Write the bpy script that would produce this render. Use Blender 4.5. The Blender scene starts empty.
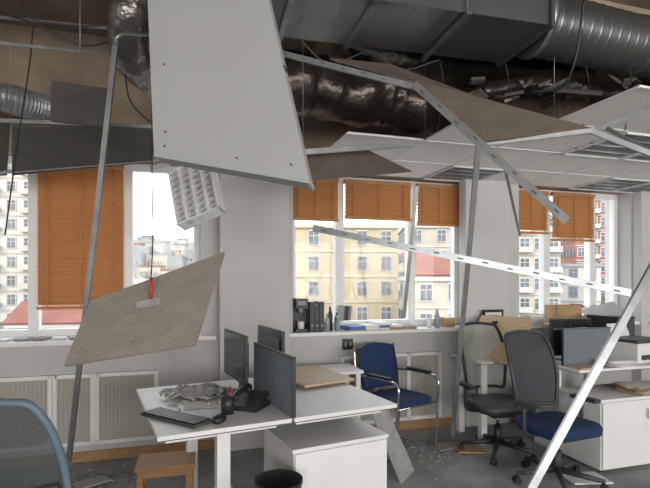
import bpy, bmesh, math, random
from mathutils import Vector, Matrix, noise
random.seed(7)
F=480.0; EYE=1.5
def pt(u,v,d):
    # survey point: bearing / elevation tangents times the real distance
    return Vector(((u-325)/F*d, d, EYE-(v-278)/F*d))
# ---------------------------------------------------------------- materials
def M(name,col,rough=.6,metal=0,var=.08,scale=6,bump=0,bscale=60,alpha=1,detail=4):
    m=bpy.data.materials.new(name); m.use_nodes=True
    nt=m.node_tree; n=nt.nodes; l=nt.links
    b=n['Principled BSDF']
    b.inputs['Roughness'].default_value=rough; b.inputs['Metallic'].default_value=metal
    b.inputs['Alpha'].default_value=alpha
    tc=n.new('ShaderNodeTexCoord'); no=n.new('ShaderNodeTexNoise')
    no.inputs['Scale'].default_value=scale; no.inputs['Detail'].default_value=detail
    l.new(tc.outputs['Object'],no.inputs['Vector'])
    r=n.new('ShaderNodeValToRGB')
    r.color_ramp.elements[0].position=.3; r.color_ramp.elements[1].position=.7
    r.color_ramp.elements[0].color=(*[max(0,c*(1-var)) for c in col],1)
    r.color_ramp.elements[1].color=(*[min(1,c*(1+var)) for c in col],1)
    l.new(no.outputs['Fac'],r.inputs['Fac']); l.new(r.outputs['Color'],b.inputs['Base Color'])
    if bump:
        n2=n.new('ShaderNodeTexNoise'); n2.inputs['Scale'].default_value=bscale
        l.new(tc.outputs['Object'],n2.inputs['Vector'])
        bp=n.new('ShaderNodeBump'); bp.inputs['Strength'].default_value=bump
        bp.inputs['Distance'].default_value=.02
        l.new(n2.outputs['Fac'],bp.inputs['Height']); l.new(bp.outputs['Normal'],b.inputs['Normal'])
    return m
def MW(name,c1,c2,scale=(1,14,14),rough=.5):
    m=M(name,c1,rough); nt=m.node_tree;n=nt.nodes;l=nt.links
    no=[x for x in n if x.type=='TEX_NOISE'][0]; tc=[x for x in n if x.type=='TEX_COORD'][0]
    mp=n.new('ShaderNodeMapping'); mp.inputs['Scale'].default_value=scale
    l.new(tc.outputs['Object'],mp.inputs['Vector']); l.new(mp.outputs['Vector'],no.inputs['Vector'])
    r=[x for x in n if x.type=='VALTORGB'][0]
    r.color_ramp.elements[0].color=(*c1,1); r.color_ramp.elements[1].color=(*c2,1)
    return m
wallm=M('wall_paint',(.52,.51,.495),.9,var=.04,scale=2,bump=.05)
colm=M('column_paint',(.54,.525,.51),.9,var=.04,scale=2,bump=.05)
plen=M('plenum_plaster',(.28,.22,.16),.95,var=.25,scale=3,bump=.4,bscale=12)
slab=M('slab_concrete',(.20,.16,.125),.95,var=.3,scale=2,bump=.4,bscale=10)
white=M('white_laminate',(.76,.755,.745),.45,var=.03)
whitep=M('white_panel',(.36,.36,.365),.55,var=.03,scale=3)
frame=M('window_frame_white',(.76,.76,.75),.4,var=.03)
tilem=M('ceiling_tile_white',(.86,.83,.78),.9,var=.03,scale=20,bump=.2,bscale=200)
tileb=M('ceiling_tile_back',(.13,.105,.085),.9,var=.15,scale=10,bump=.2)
tiled=M('ceiling_tile_shaded',(.085,.078,.07),.9,var=.15,scale=6)  # dark tone: shade on the sagging tiles is put into the colour
board=M('tile_board_beige',(.27,.24,.205),.85,var=.10,scale=14,bump=.3,bscale=80)
plast=M('plaster_fragment',(.36,.355,.34),.9,var=.15,scale=14,bump=.3,bscale=80)
galv=M('galvanised_steel',(.30,.31,.32),.38,.85,var=.2,scale=10)
galvl=M('galvanised_light',(.33,.335,.34),.45,.6,var=.12,scale=14)
hole=M('stud_perforation',(.11,.11,.11),.8)
ductm=M('duct_steel',(.20,.20,.205),.36,.8,var=.2,scale=2,bump=.08,bscale=4)
foil=M('insulation_foil_dark',(.085,.07,.058),.30,.75,var=.3,scale=6,bump=.6,bscale=12)
foils=M('insulation_foil_silver',(.20,.185,.17),.28,.85,var=.25,scale=6,bump=.7,bscale=16)
black=M('black_plastic',(.02,.02,.022),.45,var=.2)
dgrey=M('dark_grey_plastic',(.06,.062,.066),.5,var=.1)
grey=M('grey_plastic',(.25,.25,.26),.5,var=.05)
screen=M('screen_glass',(.012,.014,.02),.12,var=.1)
panelblue=M('divider_fabric',(.16,.185,.215),.9,var=.1,scale=40,bump=.2,bscale=300)
blue=M('blue_fabric',(.012,.034,.10),.9,var=.15,scale=30,bump=.2,bscale=300)
meshd=M('chair_mesh_dark',(.045,.05,.06),.8,var=.2,scale=120,alpha=.93)
meshg=M('chair_mesh_pale',(.36,.39,.36),.8,var=.1,scale=80,alpha=.7)
mesht=M('chair_mesh_teal',(.055,.068,.075),.8,var=.15,scale=90,alpha=.82)
framet=M('chair_frame_grey',(.04,.05,.06),.5,var=.1)
framel=M('chair_frame_bluegrey',(.12,.17,.21),.5,var=.1)
woodl=MW('light_wood',(.45,.32,.20),(.58,.43,.29))
woodo=MW('wood_stool',(.30,.16,.07),(.42,.24,.11))
cardb=M('cardboard',(.42,.27,.14),.85,var=.1)
paper=M('paper',(.72,.71,.69),.8,var=.03)
grill=M('radiator_mesh',(.42,.395,.35),.8,var=.15,scale=150)
chrome=M('chrome',(.6,.6,.62),.2,.95,var=.05)
edge=M('desk_edge_dark',(.10,.07,.05),.6)
refl=M('louvre_reflector',(.62,.64,.66),.25,.8,var=.08)
redp=M('red_plastic',(.45,.03,.02),.5)
cloth=M('crumpled_plastic_sheet',(.40,.385,.37),.7,var=.2,scale=20,bump=.4,bscale=40)
green=M('green_binder',(.06,.20,.12),.6); redb=M('red_binder',(.4,.06,.05),.6); blueb=M('blue_binder',(.05,.14,.4),.6)
bottle=M('bottle_plastic',(.35,.42,.45),.15,var=.1,alpha=.7)
# carpet with plaster dust
carpet=M('carpet',(.26,.27,.275),.97,var=.18,scale=4,bump=.5,bscale=250,detail=12)
nt=carpet.node_tree; n=nt.nodes; l=nt.links
n3=n.new('ShaderNodeTexNoise'); n3.inputs['Scale'].default_value=1.1; n3.inputs['Detail'].default_value=9
r3=n.new('ShaderNodeValToRGB'); r3.color_ramp.elements[0].position=.40; r3.color_ramp.elements[1].position=.72
tcn=[x for x in n if x.type=='TEX_COORD'][0]; l.new(tcn.outputs['Object'],n3.inputs['Vector']); l.new(n3.outputs['Fac'],r3.inputs['Fac'])
mxn=n.new('ShaderNodeMix'); mxn.data_type='RGBA'
src=[x for x in n if x.type=='VALTORGB'][0]
l.new(r3.outputs['Color'],mxn.inputs[0]); l.new(src.outputs['Color'],mxn.inputs[6]); mxn.inputs[7].default_value=(.47,.465,.45,1)
l.new(mxn.outputs[2],n['Principled BSDF'].inputs['Base Color'])
# blinds
def blindmat():
    m=bpy.data.materials.new('wooden_slat'); m.use_nodes=True; nt=m.node_tree;n=nt.nodes;l=nt.links
    b=n['Principled BSDF']; out=n['Material Output']
    tc=n.new('ShaderNodeTexCoord'); mp=n.new('ShaderNodeMapping'); mp.inputs['Scale'].default_value=(2,30,30)
    no=n.new('ShaderNodeTexNoise'); no.inputs['Scale'].default_value=3
    r=n.new('ShaderNodeValToRGB'); r.color_ramp.elements[0].color=(.50,.235,.085,1); r.color_ramp.elements[1].color=(.68,.37,.16,1)
    l.new(tc.outputs['Object'],mp.inputs[0]); l.new(mp.outputs[0],no.inputs['Vector']); l.new(no.outputs['Fac'],r.inputs[0])
    l.new(r.outputs[0],b.inputs['Base Color']); b.inputs['Roughness'].default_value=.6
    t=n.new('ShaderNodeBsdfTranslucent'); l.new(r.outputs[0],t.inputs[0])
    mx=n.new('ShaderNodeMixShader'); mx.inputs[0].default_value=.33
    l.new(b.outputs[0],mx.inputs[1]); l.new(t.outputs[0],mx.inputs[2]); l.new(mx.outputs[0],out.inputs[0]); return m
slatm=blindmat()
def glassmat():
    m=bpy.data.materials.new('window_glass'); m.use_nodes=True; nt=m.node_tree;n=nt.nodes;l=nt.links
    n.remove(n['Principled BSDF']); out=n['Material Output']
    a=n.new('ShaderNodeBsdfTransparent'); g=n.new('ShaderNodeBsdfGlossy'); g.inputs['Roughness'].default_value=.02
    mx=n.new('ShaderNodeMixShader'); mx.inputs[0].default_value=.008
    l.new(a.outputs[0],mx.inputs[1]); l.new(g.outputs[0],mx.inputs[2]); l.new(mx.outputs[0],out.inputs[0]); return m
glass=glassmat()
# ---------------------------------------------------------------- mesh builder
class MB:
    def __init__(s,name): s.name=name; s.bm=bmesh.new(); s.mats=[]
    def mi(s,m):
        if m not in s.mats: s.mats.append(m)
        return s.mats.index(m)
    def face(s,vs,mat,smooth=False):
        try:
            f=s.bm.faces.new(vs); f.material_index=s.mi(mat); f.smooth=smooth; return f
        except ValueError: return None
    def box(s,c,sz,mat,rot=None):
        c=Vector(c); R=Matrix.Identity(3)
        if rot is not None:
            R=rot if isinstance(rot,Matrix) else (Matrix.Rotation(rot[2],3,'Z')@Matrix.Rotation(rot[1],3,'Y')@Matrix.Rotation(rot[0],3,'X'))
        v=[s.bm.verts.new(c+R@Vector((sx*sz[0]/2,sy*sz[1]/2,szz*sz[2]/2))) for sx in(-1,1) for sy in(-1,1) for szz in(-1,1)]
        for q in((0,1,3,2),(4,6,7,5),(0,4,5,1),(2,3,7,6),(0,2,6,4),(1,5,7,3)): s.face([v[i] for i in q],mat)
        return s
    def bb(s,x0,x1,y0,y1,z0,z1,mat): return s.box(((x0+x1)/2,(y0+y1)/2,(z0+z1)/2),(x1-x0,y1-y0,z1-z0),mat)
    def prism(s,pts,th,mat,mat2=None):
        pts=[Vector(p) for p in pts]
        if len(pts)==4: pts=planar(pts)
        n=(pts[1]-pts[0]).cross(pts[-1]-pts[0]).normalized()*th
        a=[s.bm.verts.new(p) for p in pts]; b=[s.bm.verts.new(p+n) for p in pts]
        s.face(a[::-1],mat2 or mat); s.face(b,mat)
        k=len(pts)
        for i in range(k): s.face([a[i],a[(i+1)%k],b[(i+1)%k],b[i]],mat)
        return s
    def rings(s,ctr,rad,mat,n=12,cap=True,smooth=True,jit=0,sq=None):
        ctr=[Vector(c) for c in ctr]; prev=None; up=None; R=[]
        for i,c in enumerate(ctr):
            t=(ctr[min(i+1,len(ctr)-1)]-ctr[max(i-1,0)]).normalized()
            if up is None:
                up=Vector((0,0,1)) if abs(t.z)<.9 else Vector((1,0,0))
            up=(up-t*up.dot(t)).normalized(); sd=t.cross(up)
            r=rad[i] if isinstance(rad,(list,tuple)) else rad
            ring=[]
            for k in range(n):
                a=2*math.pi*k/n; d=(up*math.sin(a)+sd*math.cos(a))
                rr=r
                if jit: rr=r*(1+jit*noise.noise((c+d*r)*6)+jit*.4*noise.noise((c+d*r)*19))
                ring.append(s.bm.verts.new(c+d*rr))
            R.append(ring)
        for i in range(len(R)-1):
            for k in range(n): s.face([R[i][k],R[i][(k+1)%n],R[i+1][(k+1)%n],R[i+1][k]],mat,smooth)
        if cap: s.face(R[0][::-1],mat); s.face(R[-1],mat)
        return s
    def cyl(s,p0,p1,r,mat,r1=None,n=16): return s.rings([p0,p1],[r,r if r1 is None else r1],mat,n)
    def tube(s,pts,r,mat,n=8,sub=6,**k):
        return s.rings(spline(pts,sub),r,mat,n,**k)
    def stud(s,p0,p1,w,d,mat,side=Vector((0,0,1)),th=.002,holes=False):
        p0=Vector(p0);p1=Vector(p1); t=(p1-p0); L=t.length; t.normalize()
        y=(side-t*side.dot(t)).normalized(); z=t.cross(y); R=Matrix((t,y,z)).transposed(); c=(p0+p1)/2
        s.box(c,(L,w,th),mat,R); s.box(c+y*w/2-z*d/2,(L,th,d),mat,R); s.box(c-y*w/2-z*d/2,(L,th,d),mat,R)
        if holes:
            k=int(L/.12)
            for i in range(k):
                q=p0+t*(L*(i+.5)/k)
                s.box(q+y*w*.08*(i%2*2-1)+z*.0,(.028,w*.22,th+.002),hole,R)
        return s
    def done(s,mx=None,bevel=0,parent=None,solid=0,subsurf=0):
        bmesh.ops.recalc_face_normals(s.bm,faces=s.bm.faces)
        me=bpy.data.meshes.new(s.name); s.bm.to_mesh(me); s.bm.free()
        for m in s.mats: me.materials.append(m)
        o=bpy.data.objects.new(s.name,me); bpy.context.scene.collection.objects.link(o)
        lo=Vector([min(v.co[i] for v in me.vertices) for i in range(3)]); hi=Vector([max(v.co[i] for v in me.vertices) for i in range(3)])
        c=(lo+hi)/2; me.transform(Matrix.Translation(-c))
        o.matrix_world=(mx if mx is not None else Matrix.Identity(4))@Matrix.Translation(c)
        if solid:
            q=o.modifiers.new('s','SOLIDIFY'); q.thickness=solid
        if bevel:
            q=o.modifiers.new('b','BEVEL'); q.width=bevel; q.segments=2; q.limit_method='ANGLE'
        return o
CP=Vector((0,0,EYE))
def planar(q):
    # sheet goods are flat: bring the 4th corner into the plane of the other three
    n=(q[1]-q[0]).cross(q[2]-q[0])
    if n.length<1e-8: return q
    n.normalize(); d=q[3]-CP; den=n.dot(d)
    if abs(den)<1e-5: return q
    k=n.dot(q[0]-CP)/den
    if .6<k<1.6: return q[:3]+[CP+d*k]
    return q
def spline(pts,sub=6):
    pts=[Vector(p) for p in pts]
    if len(pts)<3: return pts
    P=[pts[0]*2-pts[1]]+pts+[pts[-1]*2-pts[-2]]; out=[]
    for i in range(1,len(P)-2):
        for k in range(sub):
            t=k/sub;a,b,c,d=P[i-1],P[i],P[i+1],P[i+2]
            out.append(.5*((2*b)+(c-a)*t+(2*a-5*b+4*c-d)*t*t+(3*b-a-3*c+d)*t**3))
    out.append(pts[-1]); return out
def TM(x,y,z=0,yaw=0,pitch=0,roll=0):
    return Matrix.Translation((x,y,z))@Matrix.Rotation(math.radians(yaw),4,'Z')@Matrix.Rotation(math.radians(pitch),4,'X')@Matrix.Rotation(math.radians(roll),4,'Y')
YAW=16.7
RM=TM(0,4.525,0,YAW)     # room frame : x along window wall, y outwards
def R(s,t,z): return RM@Vector((s,t,z))
# ---------------------------------------------------------------- shell
SL=-5.2; SR=7.5; TB=-9.0; H=3.5
MB('floor').bb(SL,SR,TB,.35,-.15,0,carpet).done(RM)
MB('ceiling').bb(SL,SR,TB,.35,H,H+.2,slab).done(RM)
wins=[(-3.5,-1.13,[-2.47,-1.745],),(-.31,1.55,[.20,.985]),(2.17,3.72,[2.68,3.33])]
w=MB('wall_north')
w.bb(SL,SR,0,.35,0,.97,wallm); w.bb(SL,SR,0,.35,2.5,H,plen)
prev=SL
for a,b,_ in wins: w.bb(prev,a,0,.35,.97,2.5,wallm); prev=b
w.bb(prev,SR,0,.35,.97,2.5,wallm); w.done(RM)
MB('wall_west').bb(SL-.2,SL,TB,.35,0,H,wallm).done(RM)
MB('wall_east').bb(SR,SR+.2,TB,.35,0,H,wallm).done(RM)
w=MB('wall_south'); w.bb(SL,SR,TB-.3,TB,0,.8,wallm); w.bb(SL,SR,TB-.3,TB,2.6,H,wallm)
for a,b in((SL,-4.6),(-1.2,-.6),(3,3.6),(6.9,SR)): w.bb(a,b,TB-.3,TB,.8,2.6,wallm)
w.done(RM)
for a,b,z1 in((-.98,-.365,H),(1.44,1.96,2.6),(3.74,4.4,2.6)):
    MB('column').bb(a,b,-.12,0,0,z1,colm).done(RM,bevel=.006)
for i,(a,b,ms) in enumerate(wins):
    w=MB('window_%d'%(i+1)); fr=.045; t=.17
    z0,z1=1.002,2.5
    w.bb(a,b,t,t+.07,z0,z0+.07,frame); w.bb(a,b,t,t+.07,z1-.06,z1,frame)
    for x in [a+.03,b-.03]: w.bb(x-.03,x+.03,t,t+.07,z0,z1,frame)
    for x in ms: w.bb(x-.04,x+.04,t-.01,t+.08,z0,z1,frame)
    w.bb(a,b,t+.03,t+.036,z0,z1,glass)
    w.done(RM,bevel=.004)
    s_=MB('trim_%d'%(i+1)); s_.bb(a-.12,b+.12,-.10,-.002,.968,1.0,white); s_.bb(a+.002,b-.002,-.004,.34,.971,1.0,white); s_.done(RM)
MB('trim_4').bb(3.85,7.4,-.28,-.125,.965,.998,white).done(RM,bevel=.008)
MB('baseboard_north').bb(SL,SR,-.018,0,0,.08,woodo).done(RM)
# beams above
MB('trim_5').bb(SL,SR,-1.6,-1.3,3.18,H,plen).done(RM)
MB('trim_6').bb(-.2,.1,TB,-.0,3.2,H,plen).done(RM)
# blinds
def blind(x0,x1,z0,z1,t=.115):
    b=MB('wooden_venetian_blind'); b.bb(x0,x1,t-.02,t+.025,z1-.035,z1,slatm)
    z=z1-.06; sp=.036
    while z>z0+.025:
        b.box(((x0+x1)/2,t,z),(x1-x0-.01,.046,.003),slatm,(math.radians(-52+random.uniform(-3,3)),0,random.uniform(-.002,.002))); z-=sp
    b.bb(x0,x1,t-.018,t+.012,z0-.01,z0+.015,slatm)
    for f in(.12,.5,.88):
        x=x0+(x1-x0)*f; b.bb(x-.006,x+.006,t-.026,t-.024,z0,z1,slatm)
    b.done(RM)
blind(-2.43,-1.77,1.25,2.47); blind(-.29,.17,2.06,2.47); blind(.235,.95,2.09,2.47); blind(1.02,1.53,2.05,2.47)
blind(2.19,2.65,2.0,2.47); blind(2.71,3.30,1.93,2.47)
# radiator covers
def rad(x0,x1,z0,z1,k):
    r=MB('radiator_cover'); t=-.04; g=-.003
    r.bb(x0,x1,t,g,z1-.03,z1,white); r.bb(x0,x1,t,g,z0,z0+.03,white)
    for i in range(k+1):
        x=x0+(x1-x0)*i/k; r.bb(x-.018,x+.018,t,g,z0,z1,white)
    r.bb(x0,x1,t+.012,t+.02,z0,z1,grill)
    for i in range(int((x1-x0)/.03)): r.bb(x0+i*.03,x0+i*.03+.006,t+.006,t+.012,z0,z1,grill)
    r.done(RM)
rad(-3.3,-2.3,.14,.72,2); rad(-2.27,-1.99,.14,.72,1); rad(-1.96,-1.5,.14,.72,1); rad(.16,1.2,.10,.76,3)
# ---------------------------------------------------------------- suspended ceiling that survived
ct=MB('suspended_ceiling_tiles'); ZC=2.5
def louvre(b,x0,x1,y0,y1,z,mat=refl,nx=16,ny=4):
    b.bb(x0,x1,y0,y1,z+.07,z+.075,white)
    for x in(x0,x1-.012): b.bb(x,x+.012,y0,y1,z-.005,z+.075,white)
    for y in(y0,y1-.012): b.bb(x0,x1,y,y+.012,z-.005,z+.075,white)
    for i in range(1,ny): y=y0+(y1-y0)*i/ny; b.bb(x0,x1,y-.01,y+.01,z,z+.04,mat)
    for i in range(1,nx): x=x0+(x1-x0)*i/nx; b.bb(x-.002,x+.002,y0,y1,z,z+.035,mat)
for c in range(0,14):
    for r_ in range(0,7):
        x0=-.2+c*.6; y1=-r_*.6; y0=y1-.6
        if c==0 and r_!=1: continue
        if c==1 and r_>2: continue
        if c==2 and r_>3: continue
        if c in(3,) and r_>4: continue
        if (c,r_) in((2,0),(5,0),(6,0),(3,2),(4,2),(6,3),(5,2)):
            L=MB('fluorescent_ceiling_light'); louvre(L,x0+.012,x0+.588,y0+.012,min(y1,-.004)-.008,ZC-.01)
            for k in range(4):
                yy=y0+.075+.15*k; L.cyl((x0+.03,yy,ZC+.045),(x0+.57,yy,ZC+.045),.012,paper,n=8)
            L.done(RM); continue
        ct.bb(x0+.006,x0+.594,y0+.006,y1-.006,ZC,ZC+.015,tilem)
        ct.bb(x0-.010,x0+.010,y0,y1,ZC-.005,ZC,white); ct.bb(x0,x0+.6,y0-.010,y0+.010,ZC-.0051,ZC-.0001,white)
        if (c+r_)%2==0: ct.cyl((x0,y0,ZC),(x0,y0,H),.002,galv,n=5)
ct.done(RM)
# ---------------------------------------------------------------- ducts
d=MB('rectangular_air_duct')
p0=pt(215,-42,2.55);p1=pt(527,18,3.0); t=(p1-p0); t.z=0; t.normalize(); s_=Vector((-t.y,t.x,0)); RR=Matrix((t,s_,Vector((0,0,1)))).transposed(); c=(p0+p1)/2; L=(p1-p0).length
c.z=3.12
d.box(c,(L,.5,.34),ductm,RR)
for f in(.0,.42,.985):
    q=c+t*(L*(f-.5)); d.box(q,(.022,.54,.38),ductm,RR)
for k in range(10):
    q=c+t*(L*((k+.5)/10-.5)); d.box(q-Vector((0,0,.1705)),(.006,.5,.003),ductm,RR)
for f in(.2,.7):
    q=c+t*(L*(f-.5))
    for sg in(-1,1): d.cyl(q+s_*.27*sg-Vector((0,0,.19)),Vector((q.x,q.y,H-.001))+s_*.27*sg,.004,galv,n=6)
    d.box(q-Vector((0,0,.19)),(.03,.58,.02),galv,RR)
d.done()
d=MB('spiral_air_duct'); q0=p1.copy()+t*.03; q0.z=3.1; q1=pt(700,62,3.55); q1.z=3.1
cs=[];rs=[]
for i in range(241):
    f=i/240; cs.append(q0.lerp(q1,f)); rs.append(.185+(.004 if i%12==0 else 0))
d.rings(cs,rs,ductm,28); d.cyl(q0,q0+t*.04,.21,galv,n=24)
d.cyl(q0.lerp(q1,.55),q0.lerp(q1,.58),.195,galv,n=24); d.done()
d=MB('insulated_air_duct'); a=pt(215,72,3.25); b=pt(470,112,4.15)
cs=[a.lerp(b,i/60)+Vector((0,0,.02*math.sin(i*.4))) for i in range(61)]
d.rings(cs,[.215+.012*math.sin(i*.9)-(.03 if i%15==7 else 0) for i in range(61)],foil,32,jit=.12); d.done()
d=MB('insulated_air_duct'); cs=spline([pt(135,-40,2.5),pt(128,20,2.55),pt(132,60,2.75),pt(170,85,3.1),pt(215,84,3.25)],10)
d.rings(cs,.10,foils,20,jit=.2); d.done()
d=MB('flexible_air_duct'); cs=spline([pt(-60,90,3.1),pt(0,97,3.2),pt(35,106,3.4),pt(60,112,3.7)],30)
d.rings(cs,[.085+(.014 if i%3==0 else 0) for i in range(len(cs))],galvl,18,smooth=False); d.done()
d=MB('insulated_air_duct'); cs=spline([pt(480,92,3.3),pt(540,84,3.4),pt(600,94,3.6),pt(680,88,3.9)],12)
d.rings(cs,.06,foil,16,jit=.3); d.done()
d=MB('insulated_air_duct'); cs=spline([pt(330,20,3.6),pt(400,60,3.7),pt(520,70,4.2),pt(640,80,4.9)],12)
d.rings(cs,.13,foils,20,jit=.2); d.done()
# ---------------------------------------------------------------- dangling things
def plate(name,q,th,mat,mat2=None,bevel=0): return MB(name).prism(q,th,mat,mat2).done(bevel=bevel)
# large white panel : cassette with rim
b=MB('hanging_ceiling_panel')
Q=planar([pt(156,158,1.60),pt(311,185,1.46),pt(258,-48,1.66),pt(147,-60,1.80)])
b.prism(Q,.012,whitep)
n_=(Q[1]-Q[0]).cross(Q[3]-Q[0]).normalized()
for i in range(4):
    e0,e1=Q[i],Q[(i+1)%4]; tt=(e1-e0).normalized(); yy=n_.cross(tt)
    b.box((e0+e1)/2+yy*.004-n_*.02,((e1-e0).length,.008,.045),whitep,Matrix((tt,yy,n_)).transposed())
for uv in((.08,.05),(.09,.11),(.9,.06),(.92,.45),(.1,.4),(.56,.05)):
    q=Q[0]+(Q[1]-Q[0])*uv[0]+(Q[3]-Q[0])*uv[1]
    b.cyl(q-n_*.003,q+n_*.016,.0035,dgrey,n=8); b.cyl(q-n_*.016,q-n_*.0,.0035,dgrey,n=8)
for k in(2,3): b.cyl(Q[k],Vector((Q[k].x,Q[k].y+.05,H)),.002,galv,n=5)
b.done()
b=MB('hanging_ceiling_board')
Q=planar([pt(66,367,1.80),pt(196,346,1.78),pt(225,254,2.05),pt(92,303,2.08)])
b.prism(Q,.015,board,board)
n_=(Q[1]-Q[0]).cross(Q[3]-Q[0]).normalized()
q=(Q[0]+Q[1]+Q[2]+Q[3])/4+(Q[2]-Q[1])*.10
ux=(Q[1]-Q[0]).normalized()
RB=Matrix((ux,n_.cross(ux),n_)).transposed()
for sg in(0,1): b.box(q+n_*(.018 if sg else -.003),(.10,.03,.006),plast,RB)
q2=pt(151,302,1.93); top=pt(152,160,2.2); top2=Vector((top.x,top.y,H))
b.cyl(q2,q2+Vector((0,0,.10)),.006,redp,n=8); b.tube([q2+Vector((0,0,.09)),pt(153,230,2.05),top,top2],.0025,black)
b.done()
b=MB('sagging_ceiling_tiles'); 
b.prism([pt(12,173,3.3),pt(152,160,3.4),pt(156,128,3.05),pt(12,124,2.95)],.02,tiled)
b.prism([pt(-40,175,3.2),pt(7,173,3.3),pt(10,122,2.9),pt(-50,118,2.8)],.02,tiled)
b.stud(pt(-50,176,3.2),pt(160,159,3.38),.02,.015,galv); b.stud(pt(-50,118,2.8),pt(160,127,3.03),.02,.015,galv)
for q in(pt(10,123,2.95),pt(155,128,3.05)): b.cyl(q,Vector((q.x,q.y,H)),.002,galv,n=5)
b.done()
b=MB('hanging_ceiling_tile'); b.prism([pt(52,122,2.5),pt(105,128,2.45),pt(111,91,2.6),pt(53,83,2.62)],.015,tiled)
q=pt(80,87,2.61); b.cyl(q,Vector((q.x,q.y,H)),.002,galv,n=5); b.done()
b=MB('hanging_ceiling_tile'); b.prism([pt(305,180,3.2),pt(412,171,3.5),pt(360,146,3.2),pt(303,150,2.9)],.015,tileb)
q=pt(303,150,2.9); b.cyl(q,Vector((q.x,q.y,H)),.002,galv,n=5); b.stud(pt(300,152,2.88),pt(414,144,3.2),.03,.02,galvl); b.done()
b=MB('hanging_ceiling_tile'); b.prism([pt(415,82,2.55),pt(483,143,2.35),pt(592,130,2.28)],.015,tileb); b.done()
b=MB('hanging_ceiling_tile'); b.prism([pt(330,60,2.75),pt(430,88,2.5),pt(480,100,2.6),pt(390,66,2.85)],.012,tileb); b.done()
# fallen louvre light
lf=MB('fluorescent_ceiling_light'); louvre(lf,-.22,.22,-.14,.14,0,mat=white,nx=9,ny=4)
for y in(-.105,-.035,.035,.105): lf.cyl((-.21,y,.05),(.21,y,.05),.014,paper)
A=pt(176,222,2.55);B=pt(221,211,2.48);C=pt(210,164,2.6);D=pt(167,163,2.68)
ax=((C-B)+(D-A)).normalized(); ay=(B-A); ay=(ay-ax*ay.dot(ax)).normalized(); az=ax.cross(ay)
# louvre mouth (local -z) faces into the room
if az.y<0: ay=-ay; az=-az
m=Matrix((ax,ay,az)).transposed().to_4x4(); m.translation=(A+B+C+D)/4
lf.done(m@Matrix.Diagonal((.78,.92,1,1)))
# rails
def rail(p,q,w=.03,dd=.018,mat=galvl,name='ceiling_grid_rail',side=Vector((0,0,1)),holes=False):
    return MB(name).stud(p,q,w,dd,mat,side,holes=holes).done()
S=Vector((0,0,1)); X=Vector((1,0,0))
rail(pt(222,38,2.9),pt(592,131,2.27),.028,holes=True)
rail(pt(414,84,2.52),pt(567,221,2.15),.036,holes=True)
rail(pt(480,144,2.36),pt(594,130,2.26),.02)
rail(pt(590,130,2.27),pt(700,172,2.1),.022)
rail(pt(590,131,2.27),pt(690,92,2.6),.02)
rail(pt(313,228,2.6),pt(631,293,2.25),.032,name='metal_stud',holes=True,mat=galv)
rail(pt(664,248,2.3),pt(450,638,1.955),.032,name='metal_stud',side=X,mat=galv)
rail(pt(479,145,3.2),pt(452,441,4.42),.036,name='metal_stud',side=X)
rail(pt(417,186,4.2),pt(404,318,4.45),.03,name='metal_stud',side=X)
rail(pt(503,160,3.6),pt(520,236,4.6),.02,side=X)
b=MB('metal_stud'); b.stud(pt(116,36,2.2),pt(68,462,2.35),.022,.014,galv,X); b.tube([pt(114,44,2.2),pt(122,34,2.2),pt(150,35,2.35)],.009,galv); b.done()
rail(pt(-40,38,2.6),pt(115,55,2.9),.014,.01,galv); rail(pt(-30,14,2.9),pt(110,28,3.1),.014,.01,galv)
rail(pt(150,168,2.9),pt(225,150,3.2),.022); rail(pt(606,128,2.7),pt(655,155,2.5),.02)
# cables
def cable(pts,r=.006,mat=black): MB('hanging_cable').tube(pts,r,mat,sub=8).done()
cable([pt(-20,8,2.6),pt(30,22,2.6),pt(80,45,2.7),pt(115,40,2.7),pt(140,30,2.6)],.006)
cable([pt(20,-20,2.4),pt(26,15,2.5),pt(60,24,2.6),pt(108,22,2.7),pt(120,-20,2.7)],.005)
cable([pt(125,75,2.7),pt(130,100,2.7),pt(145,118,2.8),pt(158,126,3.0)],.005)
cable([pt(240,-20,1.9),pt(238,10,1.9),pt(243,30,1.9)],.006)
cable([pt(5,235,2.6),pt(18,140,2.7),pt(30,60,2.8),pt(36,-10,2.8)],.004)
cable([pt(585,-5,2.8),pt(575,60,2.9),pt(560,88,3.0),pt(530,92,3.1)],.008)
cable([pt(300,40,2.8),pt(330,64,2.9),pt(370,52,3.0),pt(400,70,3.1),pt(440,60,3.1)],.006)
for u in(440,505,585,628): cable([pt(u,60,3.2),pt(u+4,90,3.2),pt(u-3,130,3.1)],.004)
b=MB('debris_in_ceiling')
for i in range(26):
    q=pt(random.uniform(470,640),random.uniform(78,104),random.uniform(3,3.6)); b.box(q,(random.uniform(.05,.3),random.uniform(.02,.1),.02),random.choice([tiled,foil,tiled,tileb]),(random.uniform(-.5,.5),random.uniform(-.5,.5),random.uniform(0,3)))
b.done()
# ---------------------------------------------------------------- furniture
DY=26.2
D1=TM(-.79,2.26,0,DY)
b=MB('office_desk')
for x0,x1 in((0,.685),(.70,1.36)):
    b.bb(x0,x1,0,1.1,.727,.75,white); b.bb(x0+.001,x1-.001,.001,1.099,.722,.727,edge)
    b.bb(x0+.05,x1-.05,.10,.14,.68,.722,white); b.bb(x0+.05,x1-.05,.94,.98,.68,.722,white)
for x in(.34,1.32):
    for y in(.12,.96):
        if x>1: y=max(y,.56)
        b.bb(x-.035,x+.035,y-.03,y+.03,.02,.70,white); b.bb(x-(.3 if x<1 else .03),x+(.28 if x<1 else .03),y-.035,y+.035,0,.03,white)
b.bb(.62,.66,.52,1.0,.60,.66,grey)
b.done(D1,bevel=.003)
b=MB('desk_divider_screen'); b.bb(.683,.702,.0,.66,.752,1.07,panelblue); 
b.bb(.680,.705,-.006,.0,.752,1.078,black); b.bb(.680,.705,.0,.66,1.07,1.078,black); b.done(D1,bevel=.002)
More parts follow.
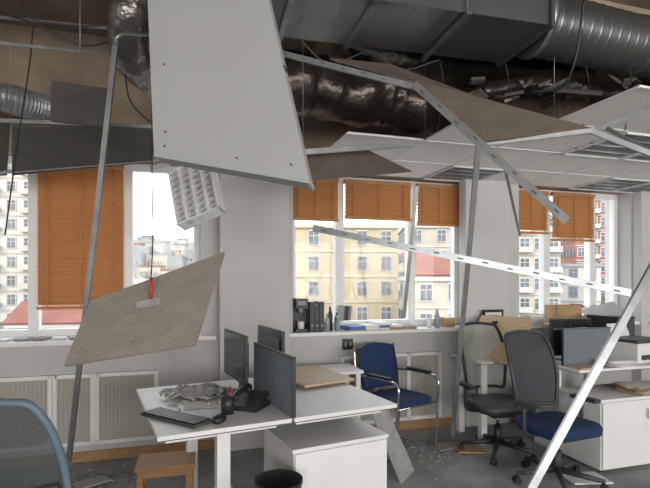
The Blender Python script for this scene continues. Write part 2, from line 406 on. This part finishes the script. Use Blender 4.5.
def monitor(mx,w=.54,h=.32,z=.10,name='computer_monitor',back=dgrey):
    m=MB(name)
    m.bb(-w/2,w/2,0,.02,z,z+h,black); m.bb(-w/2+.01,w/2-.01,-.002,.0,z+.015,z+h-.01,screen); m.bb(-w/2+.05,w/2-.05,.02,.04,z+.05,z+h-.05,back)
    m.bb(-.03,.03,.04,.06,.01,z+h*.5,back); m.bb(-.11,.11,-.04,.10,0,.012,back); return m.done(mx,bevel=.004)
monitor(D1@TM(.55,.66,.75,-90),.5,.30,.10)
monitor(D1@TM(.86,.80,.75,90),.5,.30,.10)
# keyboard
b=MB('computer_keyboard'); b.bb(-.21,.21,-.065,.065,0,.016,dgrey)
for r_ in range(5):
    for k in range(18): b.bb(-.203+k*.0226,-.203+k*.0226+.018,-.058+r_*.0235,-.058+r_*.0235+.019,.016,.023,black)
b.done(TM(-.79,2.55,.751,-33))
# crumpled sheet, papers and plaster fragments on the desk
b=MB('crumpled_plastic_sheet')
N=26
g=[[None]*N for _ in range(N)]
for i in range(N):
    for j in range(N):
        x=(i/(N-1)-.5);y=(j/(N-1)-.5); r=math.hypot(x,y)*2
        h=max(0,(1-r))*.05+abs(noise.noise(Vector((x*7,y*7,1))))*.06*(r<1)
        g[i][j]=b.bm.verts.new((x*.46*(1+.2*noise.noise(Vector((y*4,0,3)))),y*.36*(1+.2*noise.noise(Vector((x*4,2,3)))),.006+h))
for i in range(N-1):
    for j in range(N-1):
        if math.hypot(i-N/2,j-N/2)<N*.42+3*noise.noise(Vector((i*.4,j*.4,0))): b.face([g[i][j],g[i+1][j],g[i+1][j+1],g[i][j+1]],cloth,True)
b.done(TM(-.82,3.06,.75,20),solid=.004)
b=MB('plaster_fragments')
for i in range(16):
    x=random.uniform(-.2,.36);y=random.uniform(-.25,.02); sz=random.uniform(.012,.045); b.box((x,y,.760),(sz,sz*.7,.010),random.choice([paper,board,plast,plast]),(random.uniform(-.1,.1),random.uniform(-.1,.1),random.uniform(0,3)))
for i in range(3): b.box((random.uniform(-.1,.25),random.uniform(-.1,.0),.754+i*.002),(.21,.26,.001),paper,(0,0,random.uniform(0,3)))
b.done(TM(-.74,2.94,0,20))
b=MB('desk_telephone'); b.bb(-.08,.08,-.09,.09,0,.03,black); b.box((0,.01,.045),(.15,.16,.02),black,(math.radians(20),0,0)); b.tube([(-.055,-.08,.05),(-.055,-.07,.085),(-.055,.07,.105),(-.055,.085,.075)],.018,black); b.done(TM(-.43,2.78,.75,-20),bevel=.004)
b=MB('pen_cup'); b.rings([(0,0,0),(0,0,.1)],[.035,.04],black,16)
for i in range(5): b.cyl((0,0,.05),(random.uniform(-.03,.03),random.uniform(-.03,.03),.13),.004,random.choice([grey,black,redb]),n=6)
b.done(TM(-.54,2.66,.75))
b=MB('computer_mouse'); b.rings([(0,-.05,.015),(0,-.03,.018),(0,.02,.018),(0,.05,.012)],[.012,.03,.03,.012],black,12); b.done(TM(-.55,2.50,.752,-20)@Matrix.Diagonal((1,1,.8,1)))
# under-desk cabinet
b=MB('drawer_cabinet'); b.bb(.685,1.27,-.02,.46,.03,.57,white)
b.bb(.675,1.28,-.03,.47,.57,.59,white)
b.bb(.69,1.265,-.034,-.02,.04,.565,white)
for x in(.72,1.24):
    for y in(.02,.42): b.cyl((x,y,0),(x,y,.03),.018,black)
b.done(D1,bevel=.003)
# bin
b=MB('waste_bin'); b.rings([(0,0,0),(0,0,.5)],[.085,.115],black,28,cap=False); b.cyl((0,0,0),(0,0,.01),.084,black,n=28); b.rings([(0,0,.485),(0,0,.505)],.12,black,28,cap=False)
b.done(TM(-.23,2.38),solid=.004)
# stool
b=MB('step_stool'); b.bb(-.18,.18,-.13,.13,.30,.325,woodo); 
for x in(-.15,.15): 
    for y in(-.10,.10): b.bb(x-.018,x+.018,y-.018,y+.018,0,.30,woodo)
b.bb(-.15,.15,-.11,-.095,.25,.30,woodo); b.bb(-.15,.15,-.105,-.09,.12,.15,woodo); b.bb(-.16,-.14,-.1,.1,.12,.15,woodo); b.bb(.14,.16,-.1,.1,.12,.15,woodo)
b.done(TM(-1.03,3.12,0,14),bevel=.003)
# leaning tile & boards
plate('fallen_ceiling_tile',[pt(400,484,3.50),pt(413,470,3.75),pt(386,409,3.34),pt(371,413,3.12)],.012,plast)
plate('wooden_board',[D1@Vector((1.0,.55,.768)),D1@Vector((1.42,.62,.764)),D1@Vector((1.40,1.2,.764)),D1@Vector((.92,1.12,.768))],.015,woodl)
b=MB('side_table'); b.bb(-.35,.30,-.2,.17,.70,.725,white)
for x in(-.31,.26):
    for y in(-.16,.13): b.bb(x-.02,x+.02,y-.02,y+.02,0,.70,white)
b.done(TM(-.02,4.12,0,YAW),bevel=.003)
# ---- office chair
def rounded(w,h,r,n=6):
    o=[]
    for cx,cy,a0 in((w/2-r,h/2-r,0),(-w/2+r,h/2-r,90),(-w/2+r,-h/2+r,180),(w/2-r,-h/2+r,270)):
        for k in range(n+1):
            a=math.radians(a0+90*k/n); o.append((cx+r*math.cos(a),cy+r*math.sin(a)))
    return o
def office_chair(mx,seat,mesh,fr,sh=.46,arms=True,bh=.56,bw=.44,rim=None):
    c=MB('office_chair'); rim=rim or fr
    for k in range(5):
        a=k*2*math.pi/5+.3; dx,dy=math.cos(a),math.sin(a)
        c.rings([(dx*.03,dy*.03,.10),(dx*.30,dy*.30,.075)],[.026,.016],fr,8)
        c.cyl((dx*.30,dy*.30,.085),(dx*.30,dy*.30,.05),.01,fr,n=8)
        for o in(-.016,.016):
            px,py=dx*.30-dy*o,dy*.30+dx*o; c.cyl((px+dy*.009,py-dx*.009,.028),(px-dy*.009,py+dx*.009,.028),.027,black,n=14)
    c.cyl((0,0,.08),(0,0,.24),.03,fr); c.cyl((0,0,.24),(0,0,sh-.07),.017,chrome); c.box((0,.02,sh-.055),(.2,.26,.05),fr)
    o=rounded(.49,.47,.12)
    lay=[(sh-.03,.86),(sh-.02,.97),(sh+.02,1.0),(sh+.045,.95),(sh+.055,.8),(sh+.058,.4)]
    prev=None
    for z,k in lay:
        ring=[c.bm.verts.new((x*k,y*k-.01,z)) for x,y in o]
        if prev:
            for i in range(len(o)): c.face([prev[i],prev[(i+1)%len(o)],ring[(i+1)%len(o)],ring[i]],seat,True)
        else: c.face(ring[::-1],fr)
        prev=ring
    c.face(prev,seat,True)
    def bp(u,v):
        wv=bw/2*(.80+.30*math.sin(math.pi*(.15+v*.62)))*(1-.10*max(0,v-.8)*5)
        return Vector((u*wv,.235+.05*(1-math.cos(v*2))+.06*v-.045*u*u-.03*math.sin(v*math.pi),sh+.11+v*bh-(.02*u*u if v>.9 else 0)))
    nu,nv=10,12; G=[[c.bm.verts.new(bp(-1+2*i/nu,j/nv)) for i in range(nu+1)] for j in range(nv+1)]
    for j in range(nv):
        for i in range(nu): c.face([G[j][i],G[j][i+1],G[j+1][i+1],G[j+1][i]],mesh,True)
    out=[bp(-1+2*i/6,0) for i in range(7)]+[bp(1,j/6) for j in range(1,6)]+[bp(1-2*i/6,1) for i in range(7)]+[bp(-1,1-j/6) for j in range(1,7)]
    c.tube(out+[out[1]],.014,rim,sub=4)
    c.tube([(0,.1,sh-.05),(0,.26,sh-.03),(0,.33,sh+.12),(0,.34,sh+.36)],.022,fr); c.tube([bp(-.95,.45)+Vector((0,.02,0)),(0,.335,sh+.33),bp(.95,.45)+Vector((0,.02,0))],.012,fr)
    if arms:
        for sgn in(-1,1):
            c.tube([(sgn*.16,.02,sh-.045),(sgn*.27,.03,sh-.02),(sgn*.285,.03,sh+.1),(sgn*.285,.03,sh+.17)],.015,fr)
            c.box((sgn*.285,0,sh+.18),(.06,.22,.025),fr)
    return c.done(mx)
office_chair(TM(1.70,3.52,0,22),blue,meshd,framet,.41,True,.55,.41)
office_chair(TM(1.48,4.12,0,12),dgrey,meshg,black,.41,True,.56,.38)
office_chair(TM(-1.10,1.90,0,170),mesht,mesht,framet,.42,False,.58,.46,rim=framel)
# blue visitor chair
c=MB('visitor_chair')
o=rounded(.46,.44,.08); prev=None
for z,k in((.42,.9),(.43,1),(.465,1),(.48,.9)):
    ring=[c.bm.verts.new((x*k,y*k,z)) for x,y in o]
    if prev:
        for i in range(len(o)): c.face([prev[i],prev[(i+1)%len(o)],ring[(i+1)%len(o)],ring[i]],blue,True)
    else: c.face(ring[::-1],blue)
    prev=ring
c.face(prev,blue)
G=[[c.bm.verts.new((( -.5+i/8)*(.42+.04*math.sin(j/8*3)),.24+.08*j/8-.05*(2*(i/8)-1)**2,.50+.40*j/8-(.03*(2*(i/8)-1)**2 if j==8 else 0))) for i in range(9)] for j in range(9)]
G2=[[c.bm.verts.new(v.co+Vector((0,.03,0))) for v in row] for row in G]
for j in range(8):
    for i in range(8):
        c.face([G[j][i],G[j][i+1],G[j+1][i+1],G[j+1][i]],blue,True); c.face([G2[j][i],G2[j][i+1],G2[j+1][i+1],G2[j+1][i]],black,True)
for i in range(8):
    c.face([G[8][i],G[8][i+1],G2[8][i+1],G2[8][i]],black); c.face([G[0][i],G[0][i+1],G2[0][i+1],G2[0][i]],black)
    c.face([G[i][0],G[i+1][0],G2[i+1][0],G2[i][0]],black); c.face([G[i][8],G[i+1][8],G2[i+1][8],G2[i][8]],black)
for sg in(-1,1):
    x=sg*.25
    c.tube([(x,.30,.88),(x,.26,.66),(x,.10,.655),(x,-.16,.65),(x,-.24,.6),(x,-.23,.42),(x,-.21,.03),(x,-.19,.012),(x,.22,.012),(x,.25,.03),(x,.22,.30),(x,.24,.5)],.011,chrome,sub=5)
    c.box((x,-.02,.67),(.045,.26,.022),black); c.cyl((x*.9,.0,.43),(x,.0,.43),.01,chrome)
c.cyl((-.25,-.2,.42),(.25,-.2,.42),.011,chrome); c.cyl((-.25,.2,.42),(.25,.2,.42),.011,chrome)
c.done(TM(.64,4.2,0,38))
# ---- right desks
D2=TM(1.95,3.86,0,YAW)
b=MB('office_desk')
b.bb(.12,2.4,0,.54,.727,.75,white); b.bb(.121,2.399,.001,.539,.722,.727,edge); b.bb(-.42,2.4,.56,1.05,.727,.75,white); b.bb(-.419,2.4,.561,1.04,.722,.727,edge)
for x,y in((2.3,.08),(-.36,.98),(-.36,.62),(2.3,.98),(1.2,.98)): b.bb(x-.03,x+.03,y-.03,y+.03,0,.722,white)
b.bb(.125,.145,.22,.53,0,.722,white)
b.done(D2,bevel=.003)
b=MB('desk_divider_screen'); b.bb(.15,.66,.20,.218,.752,1.06,panelblue); b.bb(.15,.66,.197,.221,1.06,1.067,black); b.bb(.145,.15,.197,.221,.752,1.067,black); b.done(D2,bevel=.002)
monitor(D2@TM(.42,.40,.752,6),.44,.24,.05)
monitor(D2@TM(.05,.80,.752,14),.40,.27,.07)
monitor(D2@TM(.80,.80,.752,-10),.44,.26,.08)
b=MB('office_printer'); b.bb(-.20,.20,-.17,.17,0,.17,white); b.bb(-.19,.19,-.16,.12,.17,.20,dgrey); b.bb(-.15,.15,-.19,-.17,.03,.07,dgrey); b.box((0,.15,.24),(.26,.01,.16),paper,(math.radians(-20),0,0)); b.bb(-.12,.12,-.24,-.18,.035,.04,grey); b.done(D2@TM(1.02,.28,.752,6),bevel=.008)
b=MB('desktop_computer'); b.bb(-.09,.09,-.2,.2,0,.36,black); b.bb(-.08,.08,-.205,-.2,.02,.34,dgrey); b.done(D2@TM(1.28,.78,.752,8),bevel=.005)
b=MB('drawer_cabinet'); b.bb(0,1.0,0,.42,.03,.55,white); b.bb(-.01,1.01,-.01,.43,.55,.57,white)
for k in range(2): 
    b.bb(.01+k*.5,.49+k*.5,-.016,0,.04,.545,white); b.cyl((.44+k*.11,-.03,.40),(.44+k*.11,-.03,.48),.005,grey,n=8)
for x in(.06,.94):
    for y in(.05,.37): b.cyl((x,y,0),(x,y,.03),.02,black)
b.done(TM(2.10,3.66,0,YAW),bevel=.003)
b=MB('paper_stack')
for i in range(14): b.box((random.uniform(-.03,.03),random.uniform(-.02,.02),.002+i*.0035),(.25,.18,.003),paper,(0,0,random.uniform(-.3,.3)))
b.done(D2@TM(.60,.09,.752))
b=MB('paper_stack')
for i in range(14): b.box((random.uniform(-.05,.05),random.uniform(-.04,.04),.002+i*.0035),(.3,.21,.003),random.choice([paper,cardb,paper]),(0,0,random.uniform(-.5,.5)))
b.done(TM(2.6,3.98,.571,20))
plate('wooden_board',[pt(466,358,4.50),pt(522,368,4.15),pt(532,319,4.42),pt(482,316,4.78)],.015,woodl)
plate('wooden_board',[D2@Vector((.13,.0,.752)),D2@Vector((.40,.04,.752)),D2@Vector((.38,.17,.752)),D2@Vector((.14,.16,.752))],.01,woodl)
# ---------------------------------------------------------------- sill clutter (room frame)
b=MB('coffee_machine'); 
b.bb(-.295,-.18,-.05,.13,1.001,1.03,black); b.bb(-.295,-.18,.05,.13,1.03,1.30,black); b.bb(-.295,-.18,-.06,.13,1.22,1.31,black); b.cyl((-.24,-.02,1.18),(-.24,-.02,1.22),.02,grey); b.bb(-.28,-.20,-.063,-.06,1.25,1.29,grey); b.rings([(-.24,-.02,1.03),(-.24,-.02,1.10)],[.028,.034],paper,14)
b.done(RM,bevel=.006)
b=MB('ring_binders')
for i in range(3): b.bb(-.165+i*.047,-.165+i*.047+.043,-.07,.15,1.001,1.28-.03*(i%2),black); b.cyl((-.143+i*.047,-.072,1.06),(-.143+i*.047,-.076,1.06),.012,grey)
b.done(RM)
for x,y,hh,mt in((.01,-.04,.16,bottle),(.06,.03,.22,black),(.11,-.05,.13,bottle),(.13,.04,.17,green),(1.10,.0,.12,paper),(1.17,-.03,.18,bottle),(1.21,.05,.15,black)):
    b=MB('plastic_bottle'); b.rings([(0,0,0),(0,0,hh*.7),(0,0,hh*.85),(0,0,hh)],[.024,.024,.011,.011],mt,14); b.cyl((0,0,hh),(0,0,hh+.012),.013,paper,n=12); b.done(RM@TM(x,y,1.001))
b=MB('folder_pile')
x=.20
while x<.88:
    wd=random.uniform(.12,.22); z=1.002; k=random.randint(2,5)
    for j in range(k):
        h=random.uniform(.008,.028); b.box((x+wd/2,.03,z+h/2),(wd,.2,h),random.choice([paper,paper,black,paper,cardb,grey,grey,blueb,paper,green]),(0,0,random.uniform(-.2,.2))); z+=h+.001
    x+=wd*.8
for i in range(5): b.box((.19+i*.022,.08,1.16),(.018,.12,.14),random.choice([black,paper,grey]),(0,.1,0))
b.done(RM)
b=MB('paper_box'); 
b.bb(1.27,1.39,0,.1,1.001,1.09,cardb); b.bb(1.26,1.40,-.01,.11,1.09,1.10,paper); b.done(RM)
b=MB('picture_frame'); b.box((1.72,-.165,1.09),(.24,.015,.18),black,(.15,0,0)); b.box((1.72,-.175,1.09),(.19,.004,.13),paper,(.15,0,0)); b.box((1.72,-.179,1.09),(.12,.004,.07),grey,(.15,0,0)); 
b.done(RM)
MB('trim_7').bb(1.36,2.05,-.22,-.122,.965,.998,white).done(RM)
def cbox(x,y,w_,d_,h_,mat=cardb,name='cardboard_box',z=1.001,r_=0):
    q=MB(name); q.bb(-w_/2,w_/2,-d_/2,d_/2,0,.006,mat)
    for sx in(-1,1): q.box((sx*(w_/2-.003),0,h_/2),(.006,d_,h_),mat); q.box((0,sx*(d_/2-.003),h_/2),(w_,.006,h_),mat)
    q.box((w_/2+.03,0,h_-.01),(.08,d_,.004),mat,(0,.5,0)); q.bb(-w_/2+.01,w_/2-.01,-d_/2+.01,d_/2-.01,h_*.6,h_*.8,paper)
    q.done(RM@TM(x,y,z,r_))
cbox(2.76,-.0,.34,.16,.20); cbox(2.36,.02,.2,.14,.1,paper,'paper_box')
b=MB('open_laptop'); b.box((0,0,.01),(.34,.2,.018),grey); b.box((.02,.02,.11),(.40,.012,.26),whitep,(math.radians(-58),math.radians(-14),0)); b.done(RM@TM(3.27,-.04,1.001,-15))
b=MB('folder_pile')
for i in range(4): b.box((3.56+i*.03,.05,1.02),(.1,.13,random.uniform(.02,.05)),random.choice([paper,black,grey,cardb]),(0,0,random.uniform(-.2,.2)))
b.done(RM)
b=MB('tile_fragments')
for i in range(12): b.box((-2.9+i*.13,.04,1.012),(.1,.12,.015),random.choice([paper,board,grey]),(0,0,random.uniform(-.5,.5)))
b.done(RM)
b=MB('wall_socket_box'); b.bb(.17,.27,-.03,-.001,.82,.92,black); b.bb(.185,.205,-.034,-.03,.85,.89,grey); b.bb(.235,.255,-.034,-.03,.85,.89,grey); b.done(RM,bevel=.003)
# ---------------------------------------------------------------- floor debris
b=MB('floor_rubble')
def fl(u,v): 
    dd=1.5*F/(v-278); return pt(u,v,dd)
for i in range(330):
    u,v=random.choice([(random.gauss(430,22),random.uniform(440,462)),(random.gauss(100,22),random.uniform(472,520)),(random.uniform(330,600),random.uniform(436,500)),(random.uniform(30,260),random.uniform(462,500))])
    q=fl(u,v); q.z=.006; sz=random.uniform(.005,.02) if random.random()<.93 else random.uniform(.02,.05)
    if Vector((q.x-1.70,q.y-3.52)).length<.36 or v<436: continue
    b.box(q,(sz,sz*random.uniform(.4,1),.008),random.choice([plast,plast,plast,plast,plast,board]),(random.uniform(-.1,.1),random.uniform(-.1,.1),random.uniform(0,3)))
b.done()
for u,v,w_,h_,mt in((448,447,.34,.16,board),(92,484,.22,.14,plast),(470,452,.22,.12,cardb),(585,480,.3,.2,paper)):
    q=fl(u,v); MB('broken_tile_piece').box((0,0,.011),(w_,h_,.012),mt,(0,.03,0)).done(TM(q.x,q.y,.004,random.uniform(0,90)))
# ---------------------------------------------------------------- outside
def bld(name,x0,x1,y,depth,z0,z1,wm,wmn,trim_,sx=2.6,sz=3.2,ww=1.2,wh=1.7,yaw=0,roof=None,balc=False):
    b=MB(name); W=x1-x0; b.bb(0,W,0,depth,z0,z1,wm)
    b.bb(-.3,W+.3,-.35,depth+.3,z1-.5,z1,trim_)
    nx=int(W/sx); z=z1-.9-wh; row=0
    while z>z0+1:
        for i in range(nx):
            x=(i+.5)*W/nx
            b.bb(x-ww/2-.15,x+ww/2+.15,-.10,0,z-.15,z+wh+.2,trim_); b.bb(x-ww/2,x+ww/2,-.14,-.1,z,z+wh,wmn)
            b.bb(x-.04,x+.04,-.17,-.14,z,z+wh,trim_); b.bb(x-ww/2,x+ww/2,-.17,-.14,z+wh*.62,z+wh*.68,trim_)
            if balc and i%2: b.bb(x-ww*.8,x+ww*.8,-.9,-.1,z-.5,z+.3,trim_)
        ny=int(depth/sx)
        for k in range(ny):
            yy=(k+.5)*depth/ny
            for xx,sg in((0,-1),(W,1)): b.box((xx+sg*.06,yy,z+wh/2),(.12,ww,wh),wmn)
        b.bb(-.05,W+.05,-.12,0,z-.9,z-.7,trim_)
        z-=sz; row+=1
    if roof:
        b.prism([(-.5,-.5,z1),(W+.5,-.5,z1),(W+.5,depth/2,z1+2.6),(-.5,depth/2,z1+2.6)],.2,roof)
    b.done(TM(x0,y,0,yaw))
bg=M('facade_beige',(.34,.29,.205),.9,var=.12,scale=.3); bg2=M('facade_cream',(.37,.34,.285),.9,var=.08,scale=.3); bw=M('facade_white',(.40,.39,.37),.9,var=.06,scale=.3)
br=M('facade_red',(.25,.115,.09),.9,var=.1,scale=.3); brr=M('roof_red',(.18,.075,.058),.9,var=.2,scale=.5); by=M('facade_orange',(.38,.27,.15),.9,var=.1,scale=.3)
win=M('facade_window',(.085,.10,.12),.4,var=.4,scale=.4); gr=M('facade_grey',(.24,.245,.25),.9); trm=M('facade_trim',(.38,.35,.29),.9)
G0=-15
bld('apartment_building',-6,9.3,60,12,G0,8.3,bg,win,trm,yaw=4)
bld('apartment_building',12.5,20,75,12,G0,9.8,bg2,win,bw,yaw=-4)
bld('apartment_building',9.4,15.5,52,8,G0,1.7,bg2,win,bw,yaw=0,roof=brr)
bld('apartment_building',-52,-43,70,15,G0,19.5,bw,win,bg2,sx=1.9,sz=2.8,wh=1.4,ww=1.0,yaw=12,balc=True)
bld('apartment_building',-75,-54,66,15,G0,16,bg2,win,bw,sx=2.2,sz=2.9,yaw=10,balc=True)
bld('apartment_building',-41,-30,62,10,G0,-4.5,gr,win,bw,yaw=8,roof=brr)
bld('apartment_building',-24,-12,48,10,G0,1.4,gr,win,bw,yaw=8)
bld('apartment_building',-34,-24,90,10,G0,2.2,bg2,win,gr,yaw=8)
bld('apartment_building',26,34,70,12,G0,11.0,bg2,win,bw,sx=2.0,sz=2.9,wh=1.5,yaw=-6,balc=True)
bld('apartment_building',36,48,85,12,G0,4.0,bw,win,gr,yaw=-8)
bld('apartment_building',47.0,57,90,12,G0,22,br,win,bw,sx=1.9,sz=2.8,wh=1.5,yaw=-10,balc=True)
bld('apartment_building',58,72,95,12,G0,18.0,br,win,bw,sx=2.4,sz=3.0,yaw=-14)
hillm=M('hillside_ground',(.17,.18,.15),.95,var=.3,scale=.03)
MB('ground').bb(-400,400,8,700,G0-1,G0,gr).done()
h=MB('hillside'); nx,ny=50,12; G=[]
def hz(x,y): return G0+ (y-130)/220*38*(1+.25*noise.noise(Vector((x/90,y/120,0)))) 
for j in range(ny+1):
    G.append([h.bm.verts.new((-350+i*14,130+j*20,hz(-350+i*14,130+j*20))) for i in range(nx+1)])
for j in range(ny):
    for i in range(nx): h.face([G[j][i],G[j][i+1],G[j+1][i+1],G[j+1][i]],hillm,True)
h.done()
t_=MB('hillside_houses')
for i in range(620):
    x=random.uniform(-260,260); y=random.uniform(140,350); z=hz(x,y); a=random.uniform(5,11); hh=random.uniform(3,8)
    t_.box((x,y,z+hh/2),(a,7,hh+2),random.choice([bw,bg2,bw,gr,gr,bg])); 
    if random.random()<.6: t_.box((x,y,z+hh+1.3),(a+.6,7.6,.8),random.choice([brr,gr,gr]))
    for k in range(int(a/2.2)): t_.box((x-a/2+1.2+k*2.2,y-3.55,z+hh*.55),(1.0,.1,1.2),win)
t_.done()
tr=M('tree_leaves',(.06,.09,.035),.95,var=.4,scale=1)
T=MB('trees')
for i in range(26):
    x=random.uniform(-45,60); y=random.uniform(36,46); z=G0+random.uniform(4,6)
    T.cyl((x,y,G0),(x,y,z),.25,woodo,n=6); T.rings([(x,y,z-3),(x,y,z-1.5),(x,y,z),(x,y,z+1.5),(x,y,z+2.4)],[.6,2.2,2.6,1.8,.3],tr,12,jit=.8)
T.done()
# ---------------------------------------------------------------- light
W=bpy.data.worlds.new('sky'); bpy.context.scene.world=W; W.use_nodes=True
nt=W.node_tree; bgd=nt.nodes['Background']
tc=nt.nodes.new('ShaderNodeTexCoord'); sp=nt.nodes.new('ShaderNodeSeparateXYZ'); rp=nt.nodes.new('ShaderNodeValToRGB')
rp.color_ramp.elements[0].position=0; rp.color_ramp.elements[0].color=(.90,.89,.87,1); rp.color_ramp.elements[1].position=.6; rp.color_ramp.elements[1].color=(.88,.93,1.0,1)
nt.links.new(tc.outputs['Generated'],sp.inputs[0]); nt.links.new(sp.outputs['Z'],rp.inputs[0]); nt.links.new(rp.outputs[0],bgd.inputs[0]); bgd.inputs[1].default_value=3.5
def area(name,s,t,z,w_,h_,e,yawadd,col):
    l=bpy.data.lights.new(name,'AREA'); l.shape='RECTANGLE'; l.size=w_; l.size_y=h_; l.energy=e; l.color=col
    o=bpy.data.objects.new(name,l); bpy.context.scene.collection.objects.link(o)
    o.matrix_world=RM@TM(s,t,z,yawadd,90); return o
# added area lamps standing in for daylight from behind, set at unseen wall_south openings
area('fill_lamp_south_1',-2.9,TB+.05,1.7,3.3,1.7,150,0,(1,.975,.94))
area('fill_lamp_south_2',1.2,TB+.05,1.7,3.5,1.7,150,0,(1,.975,.94))
area('fill_lamp_south_3',5.2,TB+.05,1.7,3.2,1.7,125,0,(1,.975,.94))
sl=bpy.data.lights.new('sun','SUN'); sl.energy=2.6; sl.angle=.03; sl.color=(1,.91,.78)
so=bpy.data.objects.new('sun',sl); bpy.context.scene.collection.objects.link(so)
dirv=(RM.to_3x3()@Vector((.68,.50,-.52))).normalized(); so.rotation_euler=dirv.to_track_quat('-Z','Y').to_euler()
# ---------------------------------------------------------------- camera
cam=bpy.data.cameras.new('camera'); co=bpy.data.objects.new('camera',cam); bpy.context.scene.collection.objects.link(co)
co.location=(0,0,EYE); co.rotation_euler=(math.radians(90),0,0)
cam.sensor_width=36; cam.lens=36*F/650; cam.shift_y=34/650; cam.clip_end=1500
bpy.context.scene.camera=co
bpy.context.scene.view_settings.view_transform='Standard'
